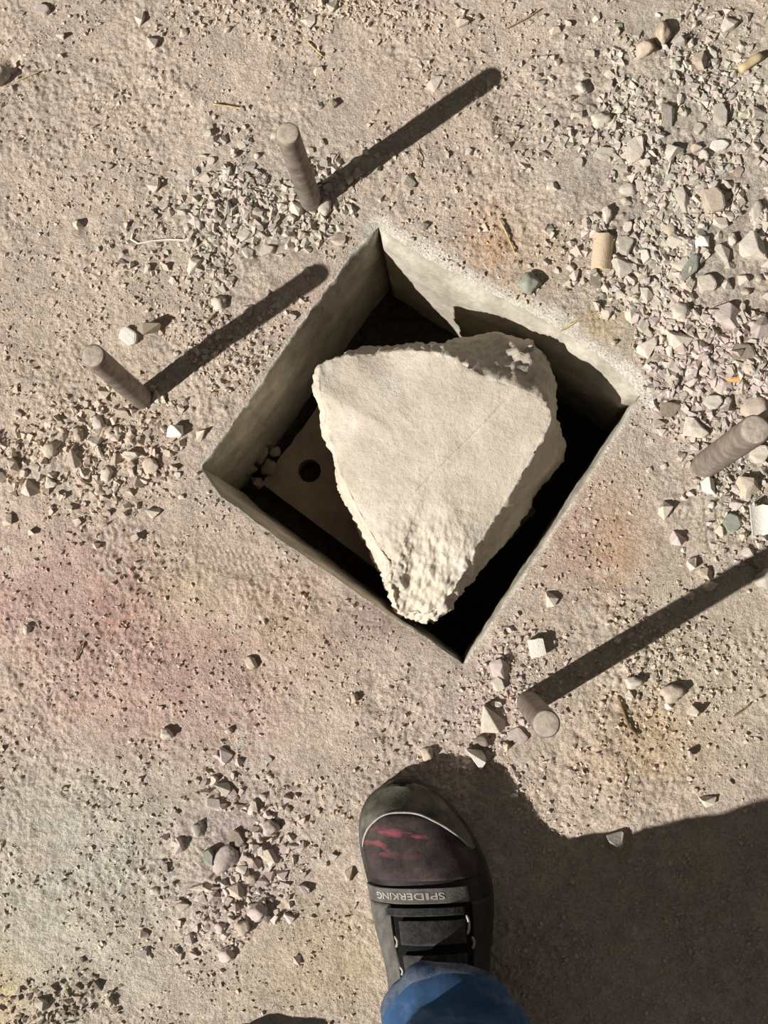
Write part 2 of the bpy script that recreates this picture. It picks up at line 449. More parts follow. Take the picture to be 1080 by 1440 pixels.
def build_chunk():
    NA = 480; n = len(CTRL); cc = P(612, 640, .039)
    def interp(pts):                       # smoothed closed interpolation, keeps corners fairly crisp
        pts = np.array(pts); u = np.linspace(0, n, NA, endpoint=False); i = u.astype(int); f = (u-i)[:, None]
        a, b, c, d = pts[(i-1) % n], pts[i % n], pts[(i+1) % n], pts[(i+2) % n]
        cat = .5*((2*b)+(c-a)*f+(2*a-5*b+4*c-d)*f*f+(-a+3*b-3*c+d)*f**3)
        return .6*cat+.4*(b*(1-f)+c*f)
    A = interp([list(P(q[0], q[1], q[2])) for q in CTRL]); B = interp([list(P(q[3], q[4], q[5])) for q in CTRL])
    ctr = np.array(cc)
    bot = B.copy(); bot[:, :2] = ctr[:2]+(B[:, :2]-ctr[:2])*.80; bot[:, 2] = PADZ-.0005
    rows = []
    for r in (1-(1-np.linspace(0.004, 1, 90))**1.0): 
        p = ctr+(A-ctr)*r; p[:, 2] = ctr[2]+(A[:, 2]-ctr[2])*r**2.6; rows.append(p)
    for t in np.linspace(0, 1, 22)[1:]:
        k = t; p = A.copy(); p[:, :2] = A[:, :2]+(B[:, :2]-A[:, :2])*(k**.8); p[:, 2] = A[:, 2]+(B[:, 2]-A[:, 2])*k; rows.append(p)
    for t in np.linspace(0, 1, 40)[1:]:
        p = B+(bot-B)*t; p[:, :2] = B[:, :2]+(bot[:, :2]-B[:, :2])*t**1.4; rows.append(p)
    R = np.array(rows); nr = len(R)
    # normals of the smooth form
    du = np.roll(R, -3, 1)-np.roll(R, 3, 1); dv = np.gradient(R, axis=0)
    N = np.cross(dv, du); N /= np.linalg.norm(N, axis=2)[..., None]+1e-9
    if N[40, :, 2].mean() < 0: N = -N
    p = R.reshape(-1, 3)
    top = np.clip(1-np.abs(np.arange(nr)-0)/90., 0, 1)
    ridx = np.repeat(np.arange(nr), NA)
    side = sstep(84, 96, ridx)
    tipd = np.array(P(595, 830, .02)); tip = np.exp(-((p[:, 0]-tipd[0])**2+(p[:, 1]-tipd[1])**2)/(.052**2))
    lob = np.array(P(735, 510, -.01)); lb = np.exp(-((p[:, 0]-lob[0])**2+(p[:, 1]-lob[1])**2)/(.018**2))*side
    edge = np.exp(-((ridx-90)/6.)**2)
    amp = .00022+.0018*side+.0030*tip+.0003*edge
    d = n3(p, 28, 70)*(.0010+.004*side+.002*tip)+n3(p, 75, 71)*amp*1.3+n3(p, 170, 72)*amp*1.0+n3(p, 340, 73)*amp*.5
    rid = 1-np.abs(n3(p, 55, 74))*2.2
    d += np.clip(rid, -1, 1)*.0022*tip-.004*np.clip(n3(p, 48, 76), .15, 1)*tip
    d += lb*(.010+.009*n3(p, 130, 75))
    # a shallow worn arc and a hair crack across the flat face
    c0, c1 = np.array(P(570, 705, .045))[:2], np.array(P(715, 560, .045))[:2]
    t = np.clip(((p[:, :2]-c0)@(c1-c0))/((c1-c0)@(c1-c0)), 0, 1)
    q = c0+t[:, None]*(c1-c0); ds = np.linalg.norm(p[:, :2]-q, axis=1)+.001*n2(p[:, 0], p[:, 1], 90, 77)
    d -= .0009*np.exp(-(ds/.0009)**2)*(1-side)
    arc = np.abs(np.hypot(p[:, 0]-P(515, 640).x, p[:, 1]-P(515, 640).y)-.033)
    d -= .0003*np.exp(-(arc/.003)**2)*(1-side)*(p[:, 0] > P(515, 640).x)
    d *= np.clip(1.0-(p[:, 2] < PADZ+.004), 0, 1)
    p = p+N.reshape(-1, 3)*d[:, None]
    me = mesh_np('concrete_chunk', np.concatenate([p, [ctr+[0, 0, 0]], [[ctr[0], ctr[1], PADZ]]]), grid_faces(nr, NA, True))
    # close the centre and the underside
    bm = bmesh.new(); bm.from_mesh(me); bm.verts.ensure_lookup_table(); c = bm.verts[nr*NA]; e = bm.verts[nr*NA+1]
    for i in range(NA):
        f = bm.faces.new((c, bm.verts[(i+1) % NA], bm.verts[i])); f.smooth = True
        bm.faces.new((e, bm.verts[(nr-1)*NA+i], bm.verts[(nr-1)*NA+(i+1) % NA]))
    bmesh.ops.recalc_face_normals(bm, faces=bm.faces); bm.to_mesh(me); bm.free()
    k = NT('broken_concrete'); co = k.co(); f = k.noise(26, co, 5, .6); f2 = k.noise(300, co, 4, .7); v = k.n('ShaderNodeTexVoronoi'); v.inputs['Scale'].default_value = 130; k.l(co, v.inputs['Vector'])
    c = k.ramp(f, [(.3, lin(196, 184, 167)), (.55, lin(210, 199, 182)), (.75, lin(222, 213, 199))])
    c = k.mix(1.0, c, k.ramp(f2, [(.3, (.82, .81, .8)), (.5, (1, 1, 1))]), 'MULTIPLY')
    pit = k.ramp(v.outputs['Distance'], [(.0, (0, 0, 0)), (.11, (0, 0, 0)), (.2, (1, 1, 1))])
    b = k.bump(f2, .0010, .8); b = k.bump(k.noise(900, co, 2), .0006, .7, b)
    M['chunk'] = k.out(c, b)
    o = link('concrete_chunk', me, M['chunk'])
    tag(o, 'big pale wedge-shaped chunk of broken concrete standing in the square pit', 'rock')
build_chunk()

# ------------------------------------------------------------------ steel rods
def mat_steel():
    k = NT('dusty_steel'); co = k.co(); k.b.inputs['Roughness'].default_value = .62; k.b.inputs['Metallic'].default_value = .25
    f = k.noise(90, co, 4, .6); c = k.ramp(f, [(.3, lin(112, 102, 94)), (.55, lin(142, 130, 120)), (.8, lin(176, 162, 146))])
    return k.out(c, k.bump(k.noise(700, co, 2), .00012, .4))
def mat_dust():
    k = NT('dust_on_steel'); co = k.co(); f = k.noise(200, co, 4, .6)
    return k.out(k.ramp(f, [(.3, lin(150, 138, 126)), (.6, lin(186, 174, 158))]), k.bump(f, .0008, .6))
M['steel'] = mat_steel(); M['dust'] = mat_dust()
def rod(base_px, top_px, z, r, label, chip=False):
    b = P(*base_px); t = P(*top_px, z); ax = (t-b).normalized()
    b = b-ax*.012; zb = hz(P(*base_px).x, P(*base_px).y)
    L = (t-b).length; q = ax.to_track_quat('Z', 'Y')
    o = empty('steel_rod', b); o.rotation_mode = 'QUATERNION'; o.rotation_quaternion = q
    tag(o, label, 'steel rod', 'steel rods set upright around the pit')
    rows = []; ns = 28
    prof = [(r, 0)]+[(r, L*q_) for q_ in np.linspace(.05, .95, 30)]+[(r, L-.0022), (r*.97, L-.0012), (r*.90, L-.0004)]
    for rr, zz in prof:
        a = np.arange(ns)*2*np.pi/ns
        k = rr
        rows.append(np.stack([k*np.cos(a), k*np.sin(a), np.full(ns, zz)], 1))
    loft('shaft', rows, M['steel'], o, wrap=True, cap0=True)
    rows = []
    for rr, dz in ((r*.90, -.0004), (r*.80, .0001), (r*.5, .0004), (r*.2, .0003), (r*.02, .0003)):
        a = np.arange(ns)*2*np.pi/ns
        rows.append(np.stack([rr*np.cos(a), rr*np.sin(a), L+dz+.0004*n2(rr*np.cos(a), rr*np.sin(a), 300, 81)], 1))
    e = loft('end_face', rows, M['dust'], o, wrap=True); e['label'] = 'pale dusty round end face'
    return o
rod((438, 285), (404, 187), .160, .0103, 'thin upright steel rod among grey chips beyond the top corner of the pit')
rod((199, 560), (130, 500), .157, .0103, 'upright steel rod standing on bare dirt left of the pit')
rod((743, 988), (768, 1018), .200, .0110, 'upright steel rod below the pit, seen almost straight from its end')
rod((990, 655), (1062, 604), .182, .0122, 'thick smooth steel rod on the rubble right of the pit')

# ------------------------------------------------------------------ stones
def hull_stone(seed, n=16, flat=.7, long=1.0):
    r = np.random.default_rng(seed); v = r.normal(size=(n, 3)); v /= np.linalg.norm(v, axis=1)[:, None]
    v *= (r.uniform(.82, 1.08, n))[:, None]; v[:, 2] *= flat; v[:, 1] *= long
    bm = bmesh.new()
    for q in v: bm.verts.new(q*.5)
    res = bmesh.ops.convex_hull(bm, input=bm.verts)
    bmesh.ops.delete(bm, geom=[g for g in res['geom_interior'] if isinstance(g, bmesh.types.BMVert)], context='VERTS')
    bmesh.ops.dissolve_limit(bm, angle_limit=.22, verts=bm.verts, edges=bm.edges)
    bmesh.ops.bevel(bm, geom=bm.edges[:], offset=.014, segments=1, affect='EDGES')
    bmesh.ops.triangulate(bm, faces=bm.faces)
    bmesh.ops.recalc_face_normals(bm, faces=bm.faces)
    me = bpy.data.meshes.new('stone'); bm.to_mesh(me); bm.free()
    co = np.array([q.co for q in me.vertices]); mid = (co.max(0)+co.min(0))/2; ext = co.max(0)-co.min(0)
    co = (co-mid)/ext; me.vertices.foreach_set('co', co.ravel().astype(np.float32)); me.update()
    return me
def clod_stone(seed):
    bm = bmesh.new(); bmesh.ops.create_icosphere(bm, subdivisions=3, radius=.5)
    co = np.array([v.co for v in bm.verts]); s = seed*3.1
    d = 1+.32*n3(co+s, 2.2, seed)+.22*n3(co+s, 5, seed+1)+.1*n3(co+s, 11, seed+2)
    for v, k in zip(bm.verts, d): v.co *= k
    for f in bm.faces: f.smooth = True
    me = bpy.data.meshes.new('clod'); bm.to_mesh(me); bm.free()
    co = np.array([q.co for q in me.vertices]); mid = (co.max(0)+co.min(0))/2; ext = co.max(0)-co.min(0)
    co = (co-mid)/ext; me.vertices.foreach_set('co', co.ravel().astype(np.float32)); me.update()
    return me
def slab_stone(seed):
    """flat-topped broken tile with an irregular outline"""
    r = np.random.default_rng(seed); n = r.integers(5, 8); a = np.sort(r.uniform(0, 2*np.pi, n)+0); a = np.linspace(0, 2*np.pi, n, endpoint=False)+r.uniform(-.35, .35, n)
    bm = bmesh.new(); pts = [(math.cos(q)*.5*r.uniform(.8, 1.05), math.sin(q)*.5*r.uniform(.8, 1.05)) for q in a]
    lo = [bm.verts.new((x*1.08, y*1.08, -.5)) for x, y in pts]; hi = [bm.verts.new((x, y, .5+r.uniform(-.12, .12))) for x, y in pts]
    bm.faces.new(hi); bm.faces.new(lo[::-1])
    for i in range(n): bm.faces.new((lo[i], lo[(i+1) % n], hi[(i+1) % n], hi[i]))
    bmesh.ops.bevel(bm, geom=bm.edges[:], offset=.05, segments=2, affect='EDGES')
    bmesh.ops.triangulate(bm, faces=bm.faces); bmesh.ops.recalc_face_normals(bm, faces=bm.faces)
    me = bpy.data.meshes.new('flake'); bm.to_mesh(me); bm.free()
    co = np.array([q.co for q in me.vertices]); mid = (co.max(0)+co.min(0))/2; ext = co.max(0)-co.min(0)
    co = (co-mid)/ext; me.vertices.foreach_set('co', co.ravel().astype(np.float32)); me.update()
    return me
LIB = {'chip': [hull_stone(100+i, 9+i % 5) for i in range(14)], 'clod': [clod_stone(i) for i in range(7)], 'slab': [slab_stone(40+i) for i in range(8)]}
for ms in LIB.values():
    for me in ms: me.materials.append(M['grey'])
occupied = []
def stone(px, py, wpx, hpx, rot, zmm, form, tone, label, group=None, var=None, tilt=(0, 0), name=None, base=None, sink=.32, cat='stone'):
    lib = LIB[form]; me = lib[var % len(lib)] if var is not None else lib[random.randrange(len(lib))]
    p = P(px, py); z0 = hz(p.x, p.y) if base is None else base
    if base is not None: p = P(px, py, base)
    o = bpy.data.objects.new(name or {'chip': 'stone', 'clod': 'clod', 'slab': 'stone_flake'}[form], me); C.objects.link(o)
    zz = zmm/1000
    s = (wpx*MPP, hpx*MPP, zz); o.scale = s
    o.rotation_euler = (math.radians(tilt[0]), math.radians(tilt[1]), math.radians(rot))
    o.location = (p.x, p.y, z0+zz*(.5-sink))
    o.material_slots[0].link = 'OBJECT'; o.material_slots[0].material = M[tone]
    tag(o, label, cat, group)
    occupied.append((p.x, p.y, max(wpx, hpx)*MPP*.5))
    return o

HAND = [ # px, py, w, h, rot, height mm, form, tone, label
 (892, 215, 26, 44, -10, 12, 'slab', 'pale', 'pale flat five-sided stone on the upper right rubble bank'),
 (845, 172, 30, 22, 0, 12, 'clod', 'pale', 'smooth oval pebble alone above the pale flat stone'),
 (1000, 286, 34, 36, 20, 16, 'slab', 'beige', 'square-cut grey stone with dark shadow ring on the right bank'),
 (962, 290, 26, 52, 14, 14, 'chip', 'grey', 'long upright grey shard beside the ringed square stone'),
 (745, 400, 34, 32, 10, 20, 'clod', 'green', 'dark grey lump at the pit back rim with shadow on its right'),
 (598, 318, 16, 12, 20, 7, 'clod', 'dark', 'little brown lump just outside the pit back rim'),
 (575, 256, 20, 22, 60, 10, 'chip', 'pale', 'small pale chip alone between upper rod shadow and pit'),
 (612, 118, 28, 22, 35, 9, 'chip', 'pale', 'pale chip touching the upper side of the upper rod shadow'),
 (218, 262, 22, 20, 20, 12, 'chip', 'pale', 'pale stone alone on smooth dirt left of the grey chips'),
 (110, 317, 16, 16, 0, 12, 'chip', 'pale', 'small pale stone with a pointed black shadow at far left'),
 (182, 474, 30, 22, -35, 9, 'slab', 'white', 'whitish flake beside the dark hollow over the left rod'),
 (212, 462, 36, 18, 10, 27, 'chip', 'dark', 'dark standing flake casting a wide black shadow over the left rod'),
 (216, 62, 18, 24, 0, 14, 'chip', 'pale', 'pale egg-like stone near the top edge with round shadow'),
 (86, 52, 14, 10, 0, 9, 'chip', 'pale', 'tiny pale stone with round shadow in the upper left'),
 (198, 28, 16, 20, 10, 11, 'chip', 'pale', 'pale stone closest to the top edge left of centre'),
 (60, 15, 26, 14, -15, 8, 'slab', 'lilac', 'thin curved flake in the upper left corner'),
 (448, 100, 18, 18, 0, 10, 'chip', 'beige', 'light pebble straight above the upper rod'),
 (470, 147, 14, 14, 0, 10, 'clod', 'dark', 'small brown clod between upper rod and its shadow'),
 (436, 32, 22, 20, 30, 9, 'chip', 'pale', 'light chip near the middle of the top edge'),
 (468, 14, 18, 18, 0, 11, 'chip', 'grey', 'grey chip touching the middle of the top edge'),
 (650, 34, 20, 16, 0, 10, 'chip', 'beige', 'beige chip near the top edge right of the middle'),
 (780, 44, 18, 14, 0, 10, 'chip', 'beige', 'beige pebble beside a long straw at the top'),
 (932, 50, 24, 36, 6, 26, 'clod', 'beige', 'tall brown clod with a black shadow at the upper right'),
 (938, 165, 22, 36, 10, 18, 'chip', 'grey', 'pointed grey stone left of the yellow dowel'),
 (1012, 165, 22, 34, 14, 11, 'slab', 'grey', 'grey leaf-shaped flake below the yellow dowel'),
 (1010, 206, 30, 16, 10, 8, 'slab', 'white', 'white curved shard on the right bank'),
 (992, 402, 26, 24, 10, 12, 'slab', 'pale', 'pale four-sided stone in the middle of the right bank'),
 (1018, 446, 42, 36, -14, 18, 'chip', 'lilac', 'big rounded pinkish stone on the right bank'),
 (1055, 350, 36, 44, 6, 20, 'chip', 'grey', 'large grey stone near the right edge with shadow to its right'),
 (1066, 470, 34, 50, 0, 20, 'chip', 'lilac', 'large pink-grey stone cut by the right edge'),
 (1042, 500, 36, 26, -8, 14, 'slab', 'dark', 'dark flat stone above the orange splinter'),
 (952, 480, 40, 32, -10, 18, 'chip', 'pale', 'pale blocky stone with a deep shadow right of the pit corner'),
 (956, 378, 26, 42, 8, 16, 'chip', 'pale', 'pale tooth-like stone right of the cream tile roll'),
 (985, 345, 20, 30, -35, 12, 'chip', 'white', 'bright white shard in a dark gap of the right bank'),
 (948, 345, 26, 24, -30, 12, 'chip', 'pale', 'pale pointed stone left of the bright white shard'),
 (968, 382, 20, 44, -30, 14, 'slab', 'green', 'greenish long stone in the dark gap of the right bank'),
 (876, 378, 28, 30, 20, 14, 'chip', 'grey', 'grey stone right of the cream tile roll'),
 (888, 442, 24, 26, 30, 12, 'chip', 'pale', 'pale triangular chip above the right corner of the pit'),
 (853, 305, 14, 26, 0, 11, 'clod', 'pale', 'narrow pale pebble above the cream tile roll'),
 (882, 268, 26, 20, 0, 11, 'clod', 'grey', 'round grey pebble under the pale flat five-sided stone'),
 (850, 218, 30, 18, -8, 9, 'slab', 'grey', 'flat grey stone left of the pale flat five-sided stone'),
 (776, 264, 16, 12, 0, 8, 'chip', 'pale', 'lone light chip left of the right bank'),
 (978, 605, 38, 28, -15, 16, 'chip', 'pale', 'light stone wedged against the thick rod on its left'),
 (942, 577, 32, 22, 12, 9, 'slab', 'dark', 'flat brown stone between pit corner and thick rod'),
 (1000, 568, 30, 20, 0, 10, 'slab', 'grey', 'flat grey stone just above the thick rod'),
 (1060, 575, 44, 36, 0, 16, 'clod', 'beige', 'rounded beige lump behind the thick rod'),
 (993, 684, 20, 26, 0, 13, 'chip', 'white', 'white knob-like stone under the foot of the thick rod'),
 (1050, 690, 40, 34, -10, 16, 'chip', 'beige', 'beige lump over the white tile piece'),
 (1027, 736, 26, 26, -10, 9, 'slab', 'green', 'greenish flat stone left of the white tile piece'),
 (1000, 712, 12, 12, 0, 8, 'chip', 'pale', 'tiny pale chip over the greenish flat stone'),
 (1066, 640, 30, 26, 0, 12, 'slab', 'pale', 'pale green flat stone under the thick rod shadow'),
 (934, 718, 22, 26, 20, 16, 'chip', 'pale', 'pale stone with a square black shadow right of the orange stain'),
 (952, 760, 24, 20, -30, 15, 'chip', 'lilac', 'pink stone with a round shadow, second in the row down'),
 (972, 794, 14, 20, 0, 13, 'chip', 'pale', 'narrow pale stone, third in the row right of the orange stain'),
 (990, 806, 20, 16, -20, 12, 'chip', 'beige', 'beige stone, fourth in the row right of the orange stain'),
 (998, 824, 24, 14, 20, 9, 'clod', 'pale', 'oval light pebble closest to the far end of the lower rod shadow'),
 (968, 838, 16, 14, 0, 10, 'clod', 'beige', 'brown crumb above the lower rod shadow'),
 (775, 843, 20, 24, -10, 14, 'chip', 'pale', 'pale stone right of the pit between the stains'),
 (672, 1008, 0, 0, 0, 0, None, None, None),
 (692, 1014, 40, 36, -20, 20, 'chip', 'pale', 'largest pale stone left of the lower rod'),
 (706, 943, 32, 34, 20, 18, 'chip', 'lilac', 'pink-grey stone above the lower rod with ragged top'),
 (700, 962, 18, 20, 30, 10, 'slab', 'pale', 'small flake leaning under the ragged pink-grey stone'),
 (698, 990, 18, 9, -10, 8, 'slab', 'pale', 'thin sliver above the largest pale stone'),
 (672, 1064, 20, 34, 25, 24, 'chip', 'white', 'whitish pointed stone at the tip of the shoe shadow'),
 (678, 1042, 26, 18, 0, 14, 'clod', 'dark', 'brown clod behind the whitish pointed stone'),
 (728, 1034, 30, 24, 0, 6, 'slab', 'lilac', 'flat pinkish flake at the foot of the lower rod'),
 (713, 1050, 12, 14, 0, 13, 'chip', 'beige', 'small stone with round black shadow below the lower rod'),
 (600, 1060, 18, 20, 0, 14, 'clod', 'beige', 'ragged clod at the upper left of the shoe shadow'),
 (890, 960, 26, 18, 0, 14, 'clod', 'pale', 'pale lump touching the lower side of the long lower shadow'),
 (884, 978, 12, 16, 20, 9, 'chip', 'pale', 'small pale chip under the lump by the lower shadow'),
 (945, 975, 34, 26, 10, 16, 'clod', 'beige', 'crumbly clod right of the long lower shadow'),
 (940, 992, 12, 12, 0, 9, 'chip', 'white', 'round white pebble under the crumbly clod'),
 (973, 1000, 16, 18, 30, 17, 'chip', 'pale', 'pale stone with an oval black shadow at lower right'),
 (995, 1125, 24, 18, 15, 12, 'chip', 'pale', 'pale stone at the edge of the body shadow'),
 (865, 1182, 26, 28, 0, 18, 'chip', 'grey', 'grey angular stone in the notch of the body shadow'),
 (722, 1118, 12, 7, 20, 6, 'chip', 'white', 'tiny white chip beside the shoe shadow'),
 (970, 1060, 8, 10, 0, 12, 'chip', 'beige', 'tiny stone with a leaf-like shadow at lower right'),
 (248, 608, 24, 26, -30, 15, 'chip', 'white', 'bright angular stone left of the pit corner'),
 (222, 560, 20, 16, -40, 9, 'chip', 'pale', 'pale chip at the foot of the left rod'),
 (22, 658, 22, 24, -30, 14, 'chip', 'beige', 'light clod at the left edge of the brown clods'),
 (44, 690, 30, 22, -40, 15, 'chip', 'pale', 'pale wedge with a big shadow low in the brown clods'),
 (106, 648, 26, 22, -40, 13, 'chip', 'beige', 'clod with a round shadow in the middle of the brown clods'),
 (75, 680, 18, 16, 0, 11, 'chip', 'pale', 'pale clod right of the pale wedge'),
 (185, 642, 26, 12, -8, 12, 'slab', 'pale', 'oblong pale slab at the right end of the brown clods'),
 (135, 622, 22, 18, 0, 11, 'chip', 'grey', 'grey clod at the top of the brown clods'),
 (353, 932, 16, 22, 30, 12, 'clod', 'beige', 'lone clod on the pink dirt below the pit'),
 (40, 885, 14, 14, 0, 10, 'clod', 'grey', 'grey pebble on the pink dirt at far left'),
 (236, 1032, 20, 16, -20, 14, 'clod', 'pale', 'pale clod with dark hollow under the pink dirt'),
 (322, 1028, 12, 10, 0, 8, 'clod', 'beige', 'small crumb on plain dirt left of the shoe toe'),
 (498, 982, 10, 14, 0, 10, 'clod', 'beige', 'small crumb on dirt above the shoe'),
 (380, 1165, 26, 24, 0, 22, 'clod', 'lilac', 'pinkish clod with twin black shadows left of the shoe'),
 (316, 1108, 18, 24, 30, 12, 'chip', 'pale', 'pale flake topmost of the clods left of the shoe'),
 (318, 1208, 34, 44, -30, 18, 'clod', 'lilac', 'largest pinkish clod left of the shoe'),
 (278, 1248, 24, 14, 10, 10, 'chip', 'pale', 'pale flat clod left of the largest pinkish clod'),
 (296, 1205, 16, 24, 20, 12, 'slab', 'green', 'greenish upright flake by the largest pinkish clod'),
 (490, 1228, 12, 22, -20, 11, 'chip', 'beige', 'narrow clod close to the left side of the shoe'),
 (428, 1250, 20, 10, -30, 8, 'slab', 'lilac', 'flat pinkish flake between clods and shoe'),
 (65, 1412, 26, 24, 0, 13, 'chip', 'grey', 'grey stone in the dark clods of the bottom corner'),
 (905, 72, 30, 24, 20, 20, 'clod', 'beige', 'brown clod lower left of the tall clod at the upper right'),
 (958, 62, 24, 20, 40, 16, 'chip', 'grey', 'grey stone right of the tall clod at the upper right'),
 (982, 88, 22, 26, -20, 16, 'chip', 'beige', 'beige stone between the tall clod and the yellow dowel'),
 (4, 112, 26, 34, -20, 20, 'clod', 'grey', 'grey-green clod cut by the left edge near the top'),
 (232, 668, 8, 7, 0, 5, 'clod', 'beige', 'tiny crumb between the brown clods and the left pit corner'),
 (1074, 815, 30, 30, 0, 22, 'clod', 'grey', 'smooth round pale stone at the right edge ending the lower shadow'),
 (500, 480, 28, 14, 15, 10, None, None, None),
]
for q in HAND:
    if q[6] is None: continue
    stone(*q)

def word_dir(dx, dy):
    a = math.degrees(math.atan2(-dy, dx)) % 360
    return ['right of', 'upper-right of', 'above', 'upper-left of', 'left of', 'lower-left of', 'below', 'lower-right of'][int((a+22.5)//45) % 8]
LANDMARKS = [(415, 240, 'the upper rod'), (165, 530, 'the left rod'), (755, 1000, 'the lower rod'), (1025, 630, 'the thick rod'),
             (845, 357, 'the cream tile roll'), (1052, 92, 'the yellow dowel'), (892, 215, 'the flat five-sided stone'), (1018, 446, 'the big pinkish stone'),
             (1000, 286, 'the ringed square stone'), (1064, 732, 'the white tile piece'), (282, 657, 'the left pit corner'), (532, 319, 'the top pit corner'),
             (899, 556, 'the right pit corner'), (318, 1208, 'the largest pinkish clod'), (44, 690, 'the pale wedge'), (218, 262, 'the lone pale stone'),
             (468, 14, 'the stone on the top edge'), (65, 1412, 'the bottom corner stone'), (248, 608, 'the bright angular stone'), (380, 1165, 'the twin-shadow clod')]
pend = []
for c in CL:
    (gname, cx, cy, rx, ry, rot, dens, cnt, s0, s1, tone, lm) = c
    placed = 0; tries = 0
    while placed < cnt and tries < 4000:
        tries += 1
        u, v = random.gauss(0, .68), random.gauss(0, .68); a = math.radians(-rot)
        px = cx+u*rx*math.cos(a)-v*ry*math.sin(a); py = cy+u*rx*math.sin(a)+v*ry*math.cos(a)
        if not (-12 < px < 1092 and -12 < py < 1452): continue
        sz = s0+(s1-s0)*random.random()**1.7
        p = P(px, py); r = sz*MPP*.5
        if any((p.x-x)**2+(p.y-y)**2 < ((r+rr)*.86)**2 for x, y, rr in occupied): continue
        e = np.array([[p.x, p.y]])
        if bool(inside(np.array([p.x]), np.array([p.y]))[0]) or rim_dist(np.array([p.x]), np.array([p.y]))[0] < r*1.3+.004: continue
        form = random.choices(['chip', 'clod', 'slab'], [.66, .2, .14] if tone in ('grey',) else [.5, .38, .12])[0]
        tn = random.choices([tone, 'pale', 'beige', 'dark', 'grey'], [.58, .18, .14, .02, .08])[0]
        asp = random.uniform(.62, .95)
        o = stone(px, py, sz, sz*asp, random.uniform(0, 360), sz*MPP*1000*random.uniform(.45, .85)*(.7 if form == 'slab' else 1), form, tn, None, gname,
                  tilt=(random.uniform(-22, 22), random.uniform(-22, 22)), sink=.30)
        pend.append((o, px, py, sz, s0, s1, form, tn)); placed += 1
words_t = {'grey': 'grey', 'pale': 'pale', 'beige': 'beige', 'dark': 'dark brown', 'lilac': 'pink-grey'}
lab = {}
for (o, px, py, sz, s0, s1, form, tn) in pend:
    L = min(LANDMARKS, key=lambda q: (q[0]-px)**2+(q[1]-py)**2); d = math.hypot(L[0]-px, L[1]-py)
    size = 'tiny' if sz < 11 else 'small' if sz < 16 else 'medium' if sz < 23 else 'large'
    shp = {'chip': 'stone', 'clod': 'clod', 'slab': 'flake'}[form]
    near = 'close' if d < 45 else 'near' if d < 95 else 'far'
    s = f'{size} {words_t[tn]} {shp} {near} {word_dir(px-L[0], py-L[1])} {L[2]}'
    lab.setdefault(s, []).append((py, px, o))
order = ['topmost', 'second from the top', 'third from the top', 'fourth from the top', 'fifth from the top', 'sixth from the top', 'seventh from the top']
for s, v in lab.items():
    v.sort(key=lambda q: q[:2])
    for i, (_, _, o) in enumerate(v):
        o['label'] = s if len(v) == 1 else (s+', '+order[min(i, 6)])

# crumbs of rubble in the pit's left corner, lying on the pad
for i, (px, py, w_, h_, t, txt) in enumerate([(352, 660, 22, 18, 'beige', 'brown crumb nearest the left corner inside the pit'), (368, 642, 26, 20, 'beige', 'largest brown crumb in the heap inside the pit'),
      (380, 660, 22, 20, 'dark', 'crumb nearest the drilled hole in the pit'), (374, 622, 18, 18, 'beige', 'brown crumb topmost of the heap inside the pit'), (388, 637, 14, 16, 'grey', 'small crumb in the heap inside the pit'),
      (362, 678, 20, 14, 'dark', 'crumb lowest of the heap inside the pit')]):
    stone(px, py, w_*1.3, h_*1.3, 30*i, 16, 'chip' if i % 2 else 'clod', 'dark', txt, None, i, base=PADZ, sink=.03)

